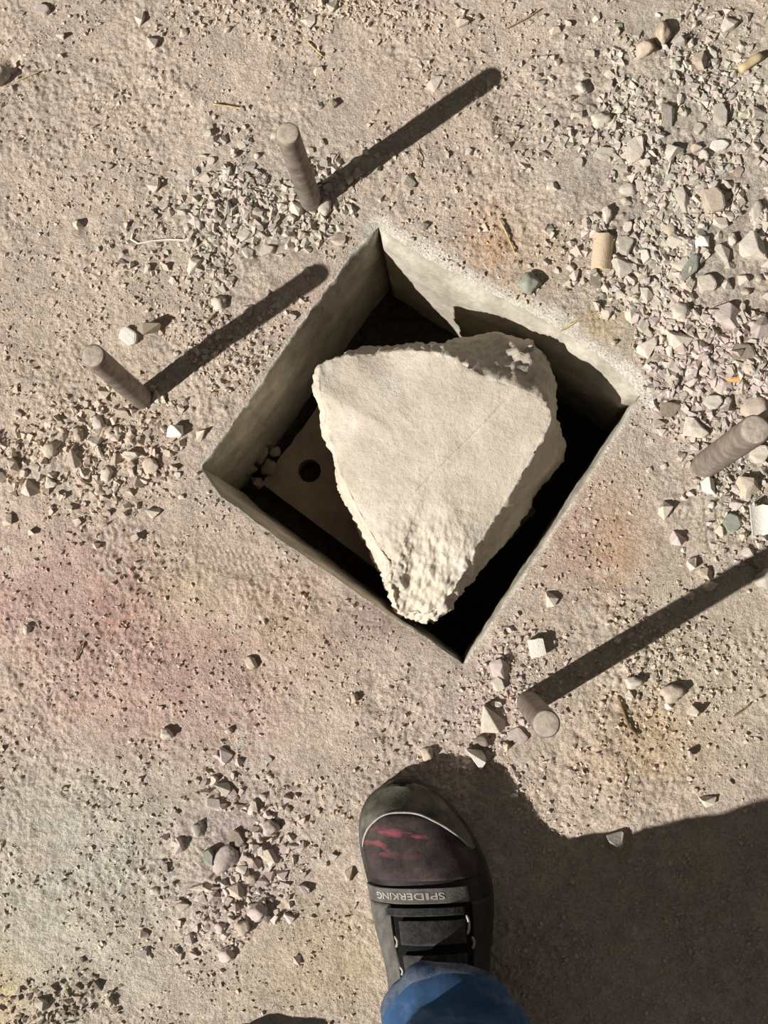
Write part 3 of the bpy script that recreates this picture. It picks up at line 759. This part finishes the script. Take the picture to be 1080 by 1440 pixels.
# ------------------------------------------------------------------ fine gravel: nobody could count it
def build_grains():
    protos = []
    for s in range(10):
        me = hull_stone(300+s, 8); co = np.array([v.co for v in me.vertices]); 
        bm = bmesh.new(); r = np.random.default_rng(500+s); v = r.normal(size=(8, 3)); v /= np.linalg.norm(v, axis=1)[:, None]
        for q in v*r.uniform(.8, 1.1, 8)[:, None]*.5: bm.verts.new(q)
        bmesh.ops.convex_hull(bm, input=bm.verts); bm.verts.index_update()
        bmesh.ops.recalc_face_normals(bm, faces=bm.faces)
        protos.append((np.array([v.co for v in bm.verts]), np.array([[q.index for q in f.verts] for f in bm.faces if len(f.verts) == 3]))); bm.free()
        bpy.data.meshes.remove(me)
    xs, ys, ss, tt = [], [], [], []
    def add(px, py, s, t): xs.append(px); ys.append(py); ss.append(s); tt.append(t)
    tot = sum(c[3]*c[4]*c[6] for c in CL)
    for c in CL:
        n = int(20000*c[3]*c[4]*c[6]/tot); a = math.radians(-c[5])
        u = rng.normal(0, .78, n); v = rng.normal(0, .78, n)
        px = c[1]+u*c[3]*math.cos(a)-v*c[4]*math.sin(a); py = c[2]+u*c[3]*math.sin(a)+v*c[4]*math.cos(a)
        s = 2.2+(c[9]*.50)*rng.random(n)**2.2
        add(px, py, s, np.full(n, {'grey': 0, 'lilac': 1, 'beige': 2, 'dark': 3}[c[10]]))
    n = 60000                                    # loose grains everywhere, thinner outside the frame
    px = rng.uniform(-160, 1240, n); py = rng.uniform(-160, 1600, n); add(px, py, 1.5+6.4*rng.random(n)**5, np.full(n, 2))
    px = np.concatenate(xs); py = np.concatenate(ys); s = np.concatenate(ss); t = np.concatenate(tt)
    # patchiness
    d = np.array([CAMQ @ Vector(((a-540)/FPX, -(b-720)/FPX, -1)) for a, b in zip(px, py)])
    x = d[:, 0]*(-H/d[:, 2]); y = d[:, 1]*(-H/d[:, 2])
    keep = (n2(x, y, 14, 90)+.5*n2(x, y, 45, 91) > -.22) & ~inside(x, y)
    rd = rim_dist(x, y); keep &= rd > .003+s*MPP*.6
    keep &= ~((np.hypot((x-P(338, 788).x)/1.6, y-P(338, 788).y) < .02))
    for (fx, fy, q1, q2) in ((-.03, -.29, .068, .16), (-.20, -.52, .068, .17)): keep &= ((x-fx)/q1)**4+((y-fy)/q2)**4 > 1
    x, y, s, t = x[keep], y[keep], s[keep], t[keep]
    z = hgt(x, y); n = len(x)
    pal = np.array([lin(194, 184, 171), lin(196, 182, 172), lin(198, 183, 166), lin(168, 155, 139)])
    col = pal[t]*rng.uniform(.82, 1.15, n)[:, None]*(1+rng.normal(0, .03, (n, 3)))
    red = (rng.random(n) < .25) & (t == 2); st = stains(x, y); col[t == 2] = .5*col[t == 2]+.5*st[t == 2]*1.02
    q = rng.normal(size=(n, 4)); q /= np.linalg.norm(q, axis=1)[:, None]
    w_, a, b, c = q.T
    Rm = np.stack([np.stack([1-2*(b*b+c*c), 2*(a*b-c*w_), 2*(a*c+b*w_)], 1), np.stack([2*(a*b+c*w_), 1-2*(a*a+c*c), 2*(b*c-a*w_)], 1), np.stack([2*(a*c-b*w_), 2*(b*c+a*w_), 1-2*(a*a+b*b)], 1)], 1)
    pr = rng.integers(0, len(protos), n); V = []; F = []; K = []; off = 0
    for k, (pv, pf) in enumerate(protos):
        m = np.where(pr == k)[0]; sc = s[m]*MPP*1.15
        shp = np.stack([np.ones(len(m)), rng.uniform(.6, 1, len(m)), np.ones(len(m))], 1)
        v = np.einsum('nij,nvj->nvi', Rm[m], pv[None]*shp[:, None]*sc[:, None, None]); v[..., 2] *= .8
        v += np.stack([x[m], y[m], z[m]+sc*.16], 1)[:, None]
        V.append(v.reshape(-1, 3)); f = pf[None]+(np.arange(len(m))*len(pv))[:, None, None]+off
        F.append(f.reshape(-1, 3)); K.append(np.repeat(col[m], len(pv), 0)); off += len(m)*len(pv)
    me = mesh_np('gravel_grains', np.concatenate(V), np.concatenate(F), False); set_col(me, 'stain', np.concatenate(K))
    k = NT('grain_dust'); at = k.n('ShaderNodeAttribute', attribute_name='stain'); f = k.noise(900, k.co(), 2)
    m = k.out(k.mix(1.0, at.outputs['Color'], k.ramp(f, [(.3, (.82, .82, .82)), (.7, (1.1, 1.1, 1.1))]), 'MULTIPLY'), k.bump(f, .0004, .5))
    tag(link('gravel_grains', me, m), 'loose fine gravel and crumbs of dirt strewn over the ground', 'gravel', kind='stuff')
build_grains()

# ------------------------------------------------------------------ small litter
def tube(name, pts, r, mat, parent=None, ns=8, taper=.6, flatten=1.0):
    pts = [Vector(p) for p in pts]; rows = []
    for i, p in enumerate(pts):
        d = (pts[min(i+1, len(pts)-1)]-pts[max(i-1, 0)]).normalized(); s = d.cross(Vector((0, 0, 1))).normalized(); u = s.cross(d)
        rr = r*(taper if i in (0, len(pts)-1) else 1)
        rows.append([list(p+s*rr*math.cos(a)+u*rr*flatten*math.sin(a)) for a in np.linspace(0, 2*math.pi, ns, endpoint=False)])
    return loft(name, rows, mat, parent, wrap=True, cap0=True, cap1=True)
def pathpx(pts, lift=.0015, n=6):
    out = []
    for (a, b) in zip(pts[:-1], pts[1:]):
        for k in range(n):
            t = k/n; q = P(a[0]+(b[0]-a[0])*t, a[1]+(b[1]-a[1])*t); out.append(q)
    out.append(P(*pts[-1])); hs = [hz(q.x, q.y) for q in out]
    hs2 = [max(hs[max(0, i-2):i+3]) for i in range(len(hs))]
    return [Vector((q.x, q.y, h+lift)) for q, h in zip(out, hs2)]
k = NT('straw'); f = k.noise(200, k.co(), 3); M['straw'] = k.out(k.ramp(f, [(.3, lin(170, 146, 100)), (.7, lin(214, 194, 150))]))
k = NT('brown_twig'); f = k.noise(200, k.co(), 3); M['twig'] = k.out(k.ramp(f, [(.3, lin(104, 84, 60)), (.7, lin(150, 124, 92))]))
k = NT('yellow_wood'); f = k.noise(150, k.co(), 4); M['ywood'] = k.out(k.ramp(f, [(.3, lin(176, 156, 116)), (.7, lin(206, 188, 150))]), k.bump(f, .0006))
k = NT('orange_wood'); M['owood'] = k.out(lin(226, 172, 104))
for pts, r, m, lb, nm in [
    ([(785, 468), (812, 452), (842, 438)], .0009, 'straw', 'pale straw sloping up to a dark gap right of the pit back rim', 'straw'),
    ([(838, 428), (852, 440)], .0008, 'straw', 'short pale straw above the sloping one near the pit', 'straw'),
    ([(902, 445), (926, 428)], .0009, 'straw', 'pale straw lying on rubble beside the triangular chip', 'straw'),
    ([(702, 308), (714, 332), (724, 356)], .0009, 'straw', 'pale straw along the orange stain over the pit', 'straw'),
    ([(712, 42), (740, 28), (762, 14)], .0006, 'twig', 'thin dark twig near the top edge right of the middle', 'twig'),
    ([(306, 440), (293, 455), (300, 462)], .0009, 'twig', 'hooked brown twig above the left rod shadow', 'twig'),
    ([(300, 148), (322, 150), (344, 154)], .0010, 'straw', 'pale straw over a small hollow left of the upper rod', 'straw'),
    ([(432, 60), (445, 72), (454, 80)], .0009, 'straw', 'short straw near the top above the upper rod', 'straw'),
    ([(868, 978), (876, 1000), (884, 1022), (896, 1034)], .0013, 'twig', 'brown twig on the dirt right of the lower rod', 'twig'),
    ([(184, 748), (0, 0)], 0, None, None, None),
    ([(1046, 788), (1064, 800)], .0011, 'twig', 'short dark twig near the right edge above the lower shadow', 'twig'),
    ([(586, 205), (591, 230), (590, 246)], .0004, 'twig', 'hair-thin root below the upper rod shadow', 'twig'),
    ([(118, 905), (108, 930)], .0008, 'twig', 'short brown twig on the pink dirt', 'twig'),
    ([(1030, 1008), (1048, 996), (1056, 988)], .0009, 'twig', 'bent twig at lower right past the oval shadow', 'twig'),
    ([(60, 100), (22, 116)], .0006, 'straw', 'thin straw in the upper left corner', 'straw')]:
    if not m: continue
    tag(tube(nm, pathpx(pts), r, M[m]), lb, nm)
tag(tube('wooden_dowel', pathpx([(1038, 102), (1054, 91), (1070, 81)], .0035, 2), .0042, M['ywood'], ns=14, taper=.96), 'yellowish wooden dowel stub lying by the upper right rubble', 'dowel')
tag(tube('wood_splinter', pathpx([(1012, 537), (1028, 536), (1042, 535)], .0022, 2), .0026, M['owood'], ns=8, taper=.5, flatten=.6), 'bright orange wood splinter in the rubble near the right edge', 'splinter')
# thin white plastic strip making a broken loop on the dirt
k = NT('white_film'); k.b.inputs['Roughness'].default_value = .4; M['film'] = k.out(lin(222, 214, 200))
tag(tube('plastic_strip', pathpx([(188, 328), (186, 338), (196, 344), (214, 340), (236, 338), (262, 340), (274, 332), (278, 312), (268, 302), (252, 299)], .0008, 5), .0009, M['film'], flatten=.5), 'thin white curled strip lying on dirt left of the grey chips', 'strip')

def curved_tile(px, py, wpx, lpx, rot, rise, thick, mat, name, label, cat, lift=.002):
    p = P(px, py); rows = []; W = wpx*MPP; Lh = lpx*MPP
    for yy in np.linspace(-.5, .5, 9):
        r1 = []; r2 = []
        for uu in np.linspace(-1, 1, 11):
            j = .0006*float(n2(uu, yy, 3, 95)); z = rise*(1-uu*uu)
            r1.append((uu*W/2, yy*Lh*(1+.05*math.sin(uu*5))+j, z+thick)); 
        for uu in np.linspace(1, -1, 11):
            z = rise*(1-uu*uu); r2.append((uu*W/2*.96, yy*Lh*(1+.05*math.sin(uu*5)), z-.001))
        rows.append(r1+r2)
    o = loft(name, rows, mat, wrap=True, cap0=True, cap1=True, smooth=False)
    o.location = (p.x, p.y, hz(p.x, p.y)+lift); o.rotation_euler = (0, 0, math.radians(rot)); tag(o, label, cat)
curved_tile(846, 357, 28, 50, -6, .006, .004, M['cream'], 'tile_piece', 'cream rounded tile piece standing out on dirt over the pit right rim', 'tile')
curved_tile(1064, 733, 26, 40, 4, -.002, .004, M['white'], 'tile_shard', 'bright white concave tile shard close to the right edge', 'tile', .012)
curved_tile(754, 911, 22, 24, 12, .0005, .006, M['white'], 'plaster_piece', 'small square white plaster piece between pit and lower rod', 'plaster piece', .004)
stone(838, 396, 18, 24, 20, 6, 'slab', 'dark', 'brown flake with shadow edges under the cream tile piece')

# ------------------------------------------------------------------ the person: shoes and jeans
def mat_leather():
    k = NT('black_leather'); k.b.inputs['Roughness'].default_value = .62; k.b.inputs['Specular IOR Level'].default_value = .3
    co = k.co(); f = k.noise(38, co, 5, .65)
    return k.out(k.ramp(f, [(.35, lin(26, 25, 25)), (.62, lin(42, 40, 38)), (.82, lin(88, 82, 74))]), k.bump(k.noise(420, co, 3), .0005, .6))
def mat_toe():
    k = NT('paint_stained_toe'); k.b.inputs['Roughness'].default_value = .7
    co = k.co(); f = k.noise(45, co, 5, .7)
    c = k.ramp(f, [(.35, lin(42, 36, 36)), (.6, lin(72, 62, 60)), (.85, lin(104, 92, 86))])
    mp = k.n('ShaderNodeMapping'); mp.inputs['Scale'].default_value = (26, 62, 10); mp.inputs['Rotation'].default_value = (0, 0, .25); k.l(co, mp.inputs[0])
    n = k.n('ShaderNodeTexNoise'); n.inputs['Scale'].default_value = 1.6; n.inputs['Detail'].default_value = 4; k.l(mp.outputs[0], n.inputs['Vector'])
    band = k.ramp(n.outputs['Fac'], [(.54, (0, 0, 0)), (.64, (1, 1, 1))])
    sx = k.n('ShaderNodeSeparateXYZ'); k.l(co, sx.inputs[0])
    mr = k.n('ShaderNodeMapRange'); mr.inputs[1].default_value = -.060; mr.inputs[2].default_value = -.049; k.l(sx.outputs[1], mr.inputs[0])
    mr2 = k.n('ShaderNodeMapRange'); mr2.inputs[1].default_value = -.030; mr2.inputs[2].default_value = -.038; k.l(sx.outputs[1], mr2.inputs[0])
    mm = k.n('ShaderNodeMath', operation='MULTIPLY'); k.l(mr.outputs[0], mm.inputs[0]); k.l(mr2.outputs[0], mm.inputs[1])
    mk = k.mix(1.0, band, mm.outputs[0], 'MULTIPLY'); bw = k.n('ShaderNodeRGBToBW'); k.l(mk, bw.inputs[0])
    c = k.mix(bw.outputs[0], c, lin(132, 70, 80))
    return k.out(c, k.bump(k.noise(420, co, 3), .0005, .6))
M['leather'] = mat_leather(); M['toe'] = mat_toe()
def simple(name, a, b, scale=60, rough=.8, bump=.0006):
    k = NT(name); k.b.inputs['Roughness'].default_value = rough; f = k.noise(scale, k.co(), 4, .65)
    return k.out(k.ramp(f, [(.35, lin(*a)), (.7, lin(*b))]), k.bump(k.noise(600, k.co(), 2), bump, .6))
M['bumper'] = simple('dusty_rubber', (64, 63, 57), (122, 119, 106), 50)
M['sole'] = simple('grey_rubber_sole', (54, 53, 50), (96, 92, 84), 40)
M['strap'] = simple('grey_strap', (84, 82, 78), (116, 112, 106), 80)
M['web'] = simple('dark_webbing', (44, 44, 44), (74, 72, 70), 200)
M['black'] = simple('black_mesh', (12, 12, 12), (26, 26, 26), 300)
M['pipe'] = simple('pale_piping', (150, 146, 138), (196, 190, 180), 80)
M['sock'] = simple('dark_sock', (30, 30, 34), (46, 46, 50), 200)
def mat_denim():
    k = NT('blue_denim'); co = k.co(); f = k.noise(22, co, 5, .65)
    c = k.ramp(f, [(.3, lin(40, 66, 98)), (.6, lin(62, 94, 134)), (.8, lin(96, 124, 158))])
    d = k.ramp(k.noise(60, co, 5, .7), [(.55, (0, 0, 0)), (.75, (1, 1, 1))]); bw = k.n('ShaderNodeRGBToBW'); k.l(d, bw.inputs[0])
    m = k.n('ShaderNodeMath', operation='MULTIPLY'); m.inputs[1].default_value = .45; k.l(bw.outputs[0], m.inputs[0])
    c = k.mix(m.outputs[0], c, lin(136, 140, 146))
    w_ = k.n('ShaderNodeTexWave'); w_.inputs['Scale'].default_value = 500; k.l(co, w_.inputs['Vector'])
    return k.out(c, k.bump(w_.outputs['Fac'], .0003, .4))
M['denim'] = mat_denim(); M['denim_cuff'] = simple('dusty_denim_hem', (46, 64, 92), (112, 120, 130), 60)
k = NT('skin'); M['skin'] = k.out(lin(196, 150, 122))

person = empty('person', (-.12, -.42, 0))
tag(person, 'standing person in blue jeans and black work shoes at the edge of the pit', 'person')

SL = .285
def shoe(ox, oy, mir, rot):
    """ox, oy: toe tip; the shoe points to +y; mir mirrors it into a left shoe"""
    def wdt(s):
        a = 1-(1-np.clip(s/.30, 0, 1))**2.3
        base = .103*a**(1/2.0)*(1-.20*sstep(.34, .62, s))*(1-.06*sstep(.62, .8, s))
        return base*(1-np.clip((s-.86)/.14, 0, 1)**2.6)**.5
    def cx(s): return .020*sstep(0, .34, s)+.006*sstep(.2, .6, s)
    def hh(s): return (.018+.026*sstep(0, .10, s)+.010*sstep(.1, .3, s)+.026*sstep(.28, .50, s)+.030*sstep(.5, .66, s))*(1-.35*np.clip((s-.93)/.07, 0, 1)**2)
    Z0 = .018
    def S(s, phi, off=0.0):
        s = np.asarray(s, float); phi = np.asarray(phi, float)
        def pt(s, phi):
            c = np.cos(phi); q = np.abs(c)**.86*np.sign(c)
            return np.stack([cx(s)-wdt(s)/2*q, -s*SL, Z0+hh(s)*np.abs(np.sin(phi))**.72], -1)
        p = pt(s, phi); e = 2e-3
        a = pt(np.clip(s+e, 0, 1), phi)-pt(np.clip(s-e, .0005, 1), phi); b = pt(s, np.clip(phi+e*3, .001, np.pi))-pt(s, np.clip(phi-e*3, 0, np.pi))
        n = np.cross(a, b); ln = np.linalg.norm(n, axis=-1, keepdims=True); n = n/np.where(ln < 1e-12, 1, ln)
        n = np.where((n[..., 2:3] < 0) & (np.sin(phi)[..., None] > .05), -n, n)
        w_ = p+n*off
        if mir: w_ = w_*np.array([-1, 1, 1])
        return w_
    def place(o): o.location = (ox-person.location.x, oy-person.location.y, 0); o.rotation_euler = (0, 0, rot)
    root = loft('shoe', S(*np.meshgrid(np.concatenate([[.0008, .003, .007], np.linspace(.012, 1, 70)]), np.linspace(0, np.pi, 49), indexing='ij')), M['leather'], person)
    place(root)
    root['label'] = 'left work shoe further back' if mir else 'right work shoe with pink-stained toe'
    # outsole
    s = np.concatenate([[.0], np.linspace(.004, .3, 26)**1.0, np.linspace(.33, .998, 24)])
    lft = np.stack([cx(s)-wdt(s)/2-.0035, -s*SL+.0035*(s < .01)], 1); rgt = np.stack([cx(s)+wdt(s)/2+.0035, -s*SL+.0035*(s < .01)], 1)
    loop = np.concatenate([lft, rgt[::-1]]); rows = []
    for z, k in ((-.002, .97), (.004, 1.0), (.014, 1.01), (.020, 1.0), (.0225, .975)):
        c = loop.mean(0); q = c+(loop-c)*k; rows.append(np.column_stack([q*([-1, 1] if mir else [1, 1]), np.full(len(q), z)]))
    loft('outsole', rows, M['sole'], root, wrap=True, cap0=True, cap1=True)
    def patch(name, sa, sb, p0, p1, off, mat, ns=24, nph=40, label=None):
        ph = np.linspace(p0, p1, nph); A = sa(ph) if callable(sa) else np.full(nph, sa); B = sb(ph) if callable(sb) else np.full(nph, sb)
        t = np.linspace(0, 1, ns)[:, None]; s_ = A[None]*(1-t)+B[None]*t; g = S(s_, np.tile(ph, (ns, 1)), off)
        # thick edge: rim row pushed into the upper
        lo = S(s_, np.tile(ph, (ns, 1)), -.0006)
        g = np.concatenate([lo[:1], g, lo[-1:]], 0); g = np.concatenate([g[:, :1]*0+np.concatenate([lo[:1], lo, lo[-1:]], 0)[:, :1], g, np.concatenate([lo[:1], lo, lo[-1:]], 0)[:, -1:]], 1)
        o = loft(name, g, mat, root)
        if label: o['label'] = label
        return o
    pi = np.pi
    front = lambda ph: .078+.20*np.abs((ph-pi*.47)/(pi*.47))**2.4
    patch('toe_bumper', .004, lambda ph: np.minimum(front(ph)-.004, .20), .02, pi-.02, .0016, M['bumper'], label='dusty grey rubber toe bumper')
    patch('toe_panel', front, .272, .13*pi, .90*pi, .0010, M['toe'], label='dark toe panel with pink paint smears' if not mir else 'dark toe panel')
    ph = np.linspace(.11*pi, .84*pi, 40); tp = S(front(ph)-.001, ph, .0018); tube('piping', tp, .0009, M['pipe'], root)
    patch('strap', lambda ph: .293+.012*np.cos((ph-pi*.5)*1.1)**2*0, .338, .06*pi, .70*pi, .0034, M['strap'], label='grey strap across the instep')
    patch('side_panel', .340, .60, .04*pi, .30*pi, .0028, M['strap'], label='grey side panel')
    patch('side_panel', .340, .60, .72*pi, .97*pi, .0022, M['leather'])
    patch('tongue', .338, .56, .30*pi, .72*pi, .0008, M['black'])
    for (a, b) in ((.352, .372), (.385, .445), (.470, .535)):
        patch('webbing_band' if a > .36 else 'webbing_edge', a, b, .355*pi if a > .36 else .28*pi, .66*pi, .0052, M['web'])
    for (sa, sb, pa) in ((.376, .425, .665), (.432, .462, .69), (.425, .452, .325), (.50, .53, .33)):
        t = np.linspace(0, 1, 10); tube('lace_loop', S(sa+(sb-sa)*t, (pa+.012*np.sin(t*pi))*pi, .0058), .0011, M['pipe'], root)
    return root, S
TX, TY = -.0555, (NY-1104)/1700.0
p_ = P(566, 1103, .03)
right_shoe, SS = shoe(p_.x, p_.y, False, math.radians(2.0))
p_ = P(318, 1476, .03)
left_shoe, _ = shoe(p_.x, p_.y, True, math.radians(8))

def lettering():
    """the word woven on the strap, read from the wearer's far side"""
    cu = bpy.data.curves.new('lettering', 'FONT'); cu.body = 'SPIDERKING'; cu.size = .0082; cu.align_x = 'CENTER'; cu.align_y = 'CENTER'; cu.extrude = .0001; cu.offset = .00014
    o = bpy.data.objects.new('tmp', cu); C.objects.link(o); bpy.context.view_layer.update()
    me = bpy.data.meshes.new_from_object(o.evaluated_get(bpy.context.evaluated_depsgraph_get())); C.objects.unlink(o)
    # wrap the flat word onto the strap: turned half round, x runs across the instep
    bm = bmesh.new(); bm.from_mesh(me)
    bmesh.ops.subdivide_edges(bm, edges=[e for e in bm.edges if e.calc_length() > .003], cuts=2)
    for v in bm.verts:
        x, y, z = -v.co.x, -v.co.y, v.co.z
        ph = math.pi*.39+x/.040; s = .316-y/SL
        q = SS(np.array([s]), np.array([ph]), .0037+z)[0]; v.co = q
    me2 = bpy.data.meshes.new('lettering'); bm.to_mesh(me2); bm.free()
    strap = [c for c in right_shoe.children if c.name.startswith('strap')][0]
    l = link('lettering', me2, M['pipe'], right_shoe); l['label'] = 'pale woven lettering'
lettering()

def jeans():
    NS = 72; rowsets = []
    def leg(fx, fy, lean, hem_z, seed, kx, ky, hipx, hipy):
        rows = []
        zs = np.concatenate([np.linspace(0, .16, 22), np.linspace(.17, .9, 60)])
        a = np.linspace(0, 2*np.pi, NS, endpoint=False)
        for i, zz in enumerate(zs):
            z = hem_z+zz
            t = zz/.9
            cxx = fx+(kx-fx)*np.sin(min(1, zz/.42)*np.pi/2) if zz < .42 else kx+(hipx-kx)*((zz-.42)/.48)
            cyy = fy+(ky-fy)*(min(1, zz/.42))**1.05 if zz < .42 else ky+(hipy-ky)*((zz-.42)/.48)
            rx = .053+.014*sstep(0, .10, zz)+.006*sstep(.1, .35, zz)+.026*sstep(.4, .85, zz)
            ry = .070+.004*sstep(.0, .2, zz)+.020*sstep(.35, .85, zz)
            x = np.sign(np.cos(a))*np.abs(np.cos(a))**.72; y = np.sign(np.sin(a))*np.abs(np.sin(a))**.80
            # stacked folds over the shoe
            k = np.exp(-(zz/.13)**2)
            fold = .0075*np.sin(zz*88+2.6*np.cos(a-1.9)+seed)*k*(.5+.5*np.sin(a*1.0+.6))
            fold = fold+.004*n2(a*.0+np.cos(a)*.3, np.sin(a)*.3+zz*3, 9, seed)+.0015*n2(np.cos(a), zz*30+np.sin(a), 3, seed+1)
            fold = fold+(.0022 if .002 < zz < .03 else 0)
            rrx = rx+fold; rry = ry+fold
            zt = z+((.034 if fx > -.1 else .040)*y*np.exp(-zz/.12))            # hem is high in front, low behind
            rows.append(np.stack([cxx+rrx*x, cyy+rry*y, zt], 1))
        return rows
    R = leg(-.016, -.346, 0, .076, 3, .030, -.505, -.040, -.52)
    L = leg(-.205, -.600, 0, .088, 8, -.205, -.560, -.215, -.44)
    off = np.array([person.location.x, person.location.y, 0])
    V = []; F = []
    for rows in (R, L):
        rows = np.array(rows)
        inner = rows[:6][::-1].copy(); c = rows[:6][::-1].mean(1, keepdims=True); inner = c+(inner-c)*.955
        rows = np.concatenate([inner, rows]); nr = len(rows); b = len(V)
        V += (rows.reshape(-1, 3)-off).tolist(); F += (grid_faces(nr, NS, True)+b).tolist()
    # hips and waist
    rows = []
    for z, rx, ry in ((.78, .085, .075), (.80, .15, .11), (.84, .175, .125), (.90, .180, .128), (.97, .172, .122), (1.04, .160, .115)):
        a = np.linspace(0, 2*np.pi, NS, endpoint=False); rows.append(np.stack([-.137+rx*np.cos(a), -.43+ry*np.sin(a)-.0*z, np.full(NS, z)], 1)-off)
    b = len(V); V += np.array(rows).reshape(-1, 3).tolist(); F += (grid_faces(len(rows), NS, True)+b).tolist(); F.append([b+5*NS+k for k in range(NS)])
    me = bpy.data.meshes.new('jeans'); me.from_pydata(V, [], F); me.update(); me.polygons.foreach_set('use_smooth', np.full(len(me.polygons), True))
    j = link('jeans', me, M['denim'], person)
    for nm, rows in (('hem', R), ('hem', L)):
        q = np.array(rows)[0:5]; c = q.mean(1, keepdims=True); g = c+(q-c)*1.035; g[0] = q[0]; g[-1] = q[4]
        loft(nm, g-off, M['denim_cuff'], j, wrap=True)
jeans()

def body():
    me = bpy.data.meshes.new('body')
    o = Vector(person.location)
    pts = [(-.137, -.43, .92), (-.05, -.52, .84), (.028, -.505, .50), (-.010, -.362, .14), (-.018, -.355, .085), (-.215, -.45, .84), (-.206, -.565, .50), (-.205, -.615, .14), (-.205, -.62, .085), (-.137, -.43, 1.0)]
    rad = [.11, .078, .050, .034, .034, .078, .050, .034, .034, .10]
    me.from_pydata([Vector(p)-o for p in pts], [(0, 1), (1, 2), (2, 3), (3, 4), (0, 5), (5, 6), (6, 7), (7, 8), (0, 9)], [])
    b = link('body', me, M['sock'], person)
    md = b.modifiers.new('skin', 'SKIN'); 
    if not me.skin_vertices: me.attributes.new
    bm = bmesh.new(); bm.from_mesh(me); lay = bm.verts.layers.skin.verify(); bm.verts.ensure_lookup_table()
    for v, r in zip(bm.verts, rad): v[lay].radius = (r, r)
    bm.verts[0][lay].use_root = True; bm.to_mesh(me); bm.free()
    s = b.modifiers.new('subdivision', 'SUBSURF'); s.levels = 2; s.render_levels = 2
body()
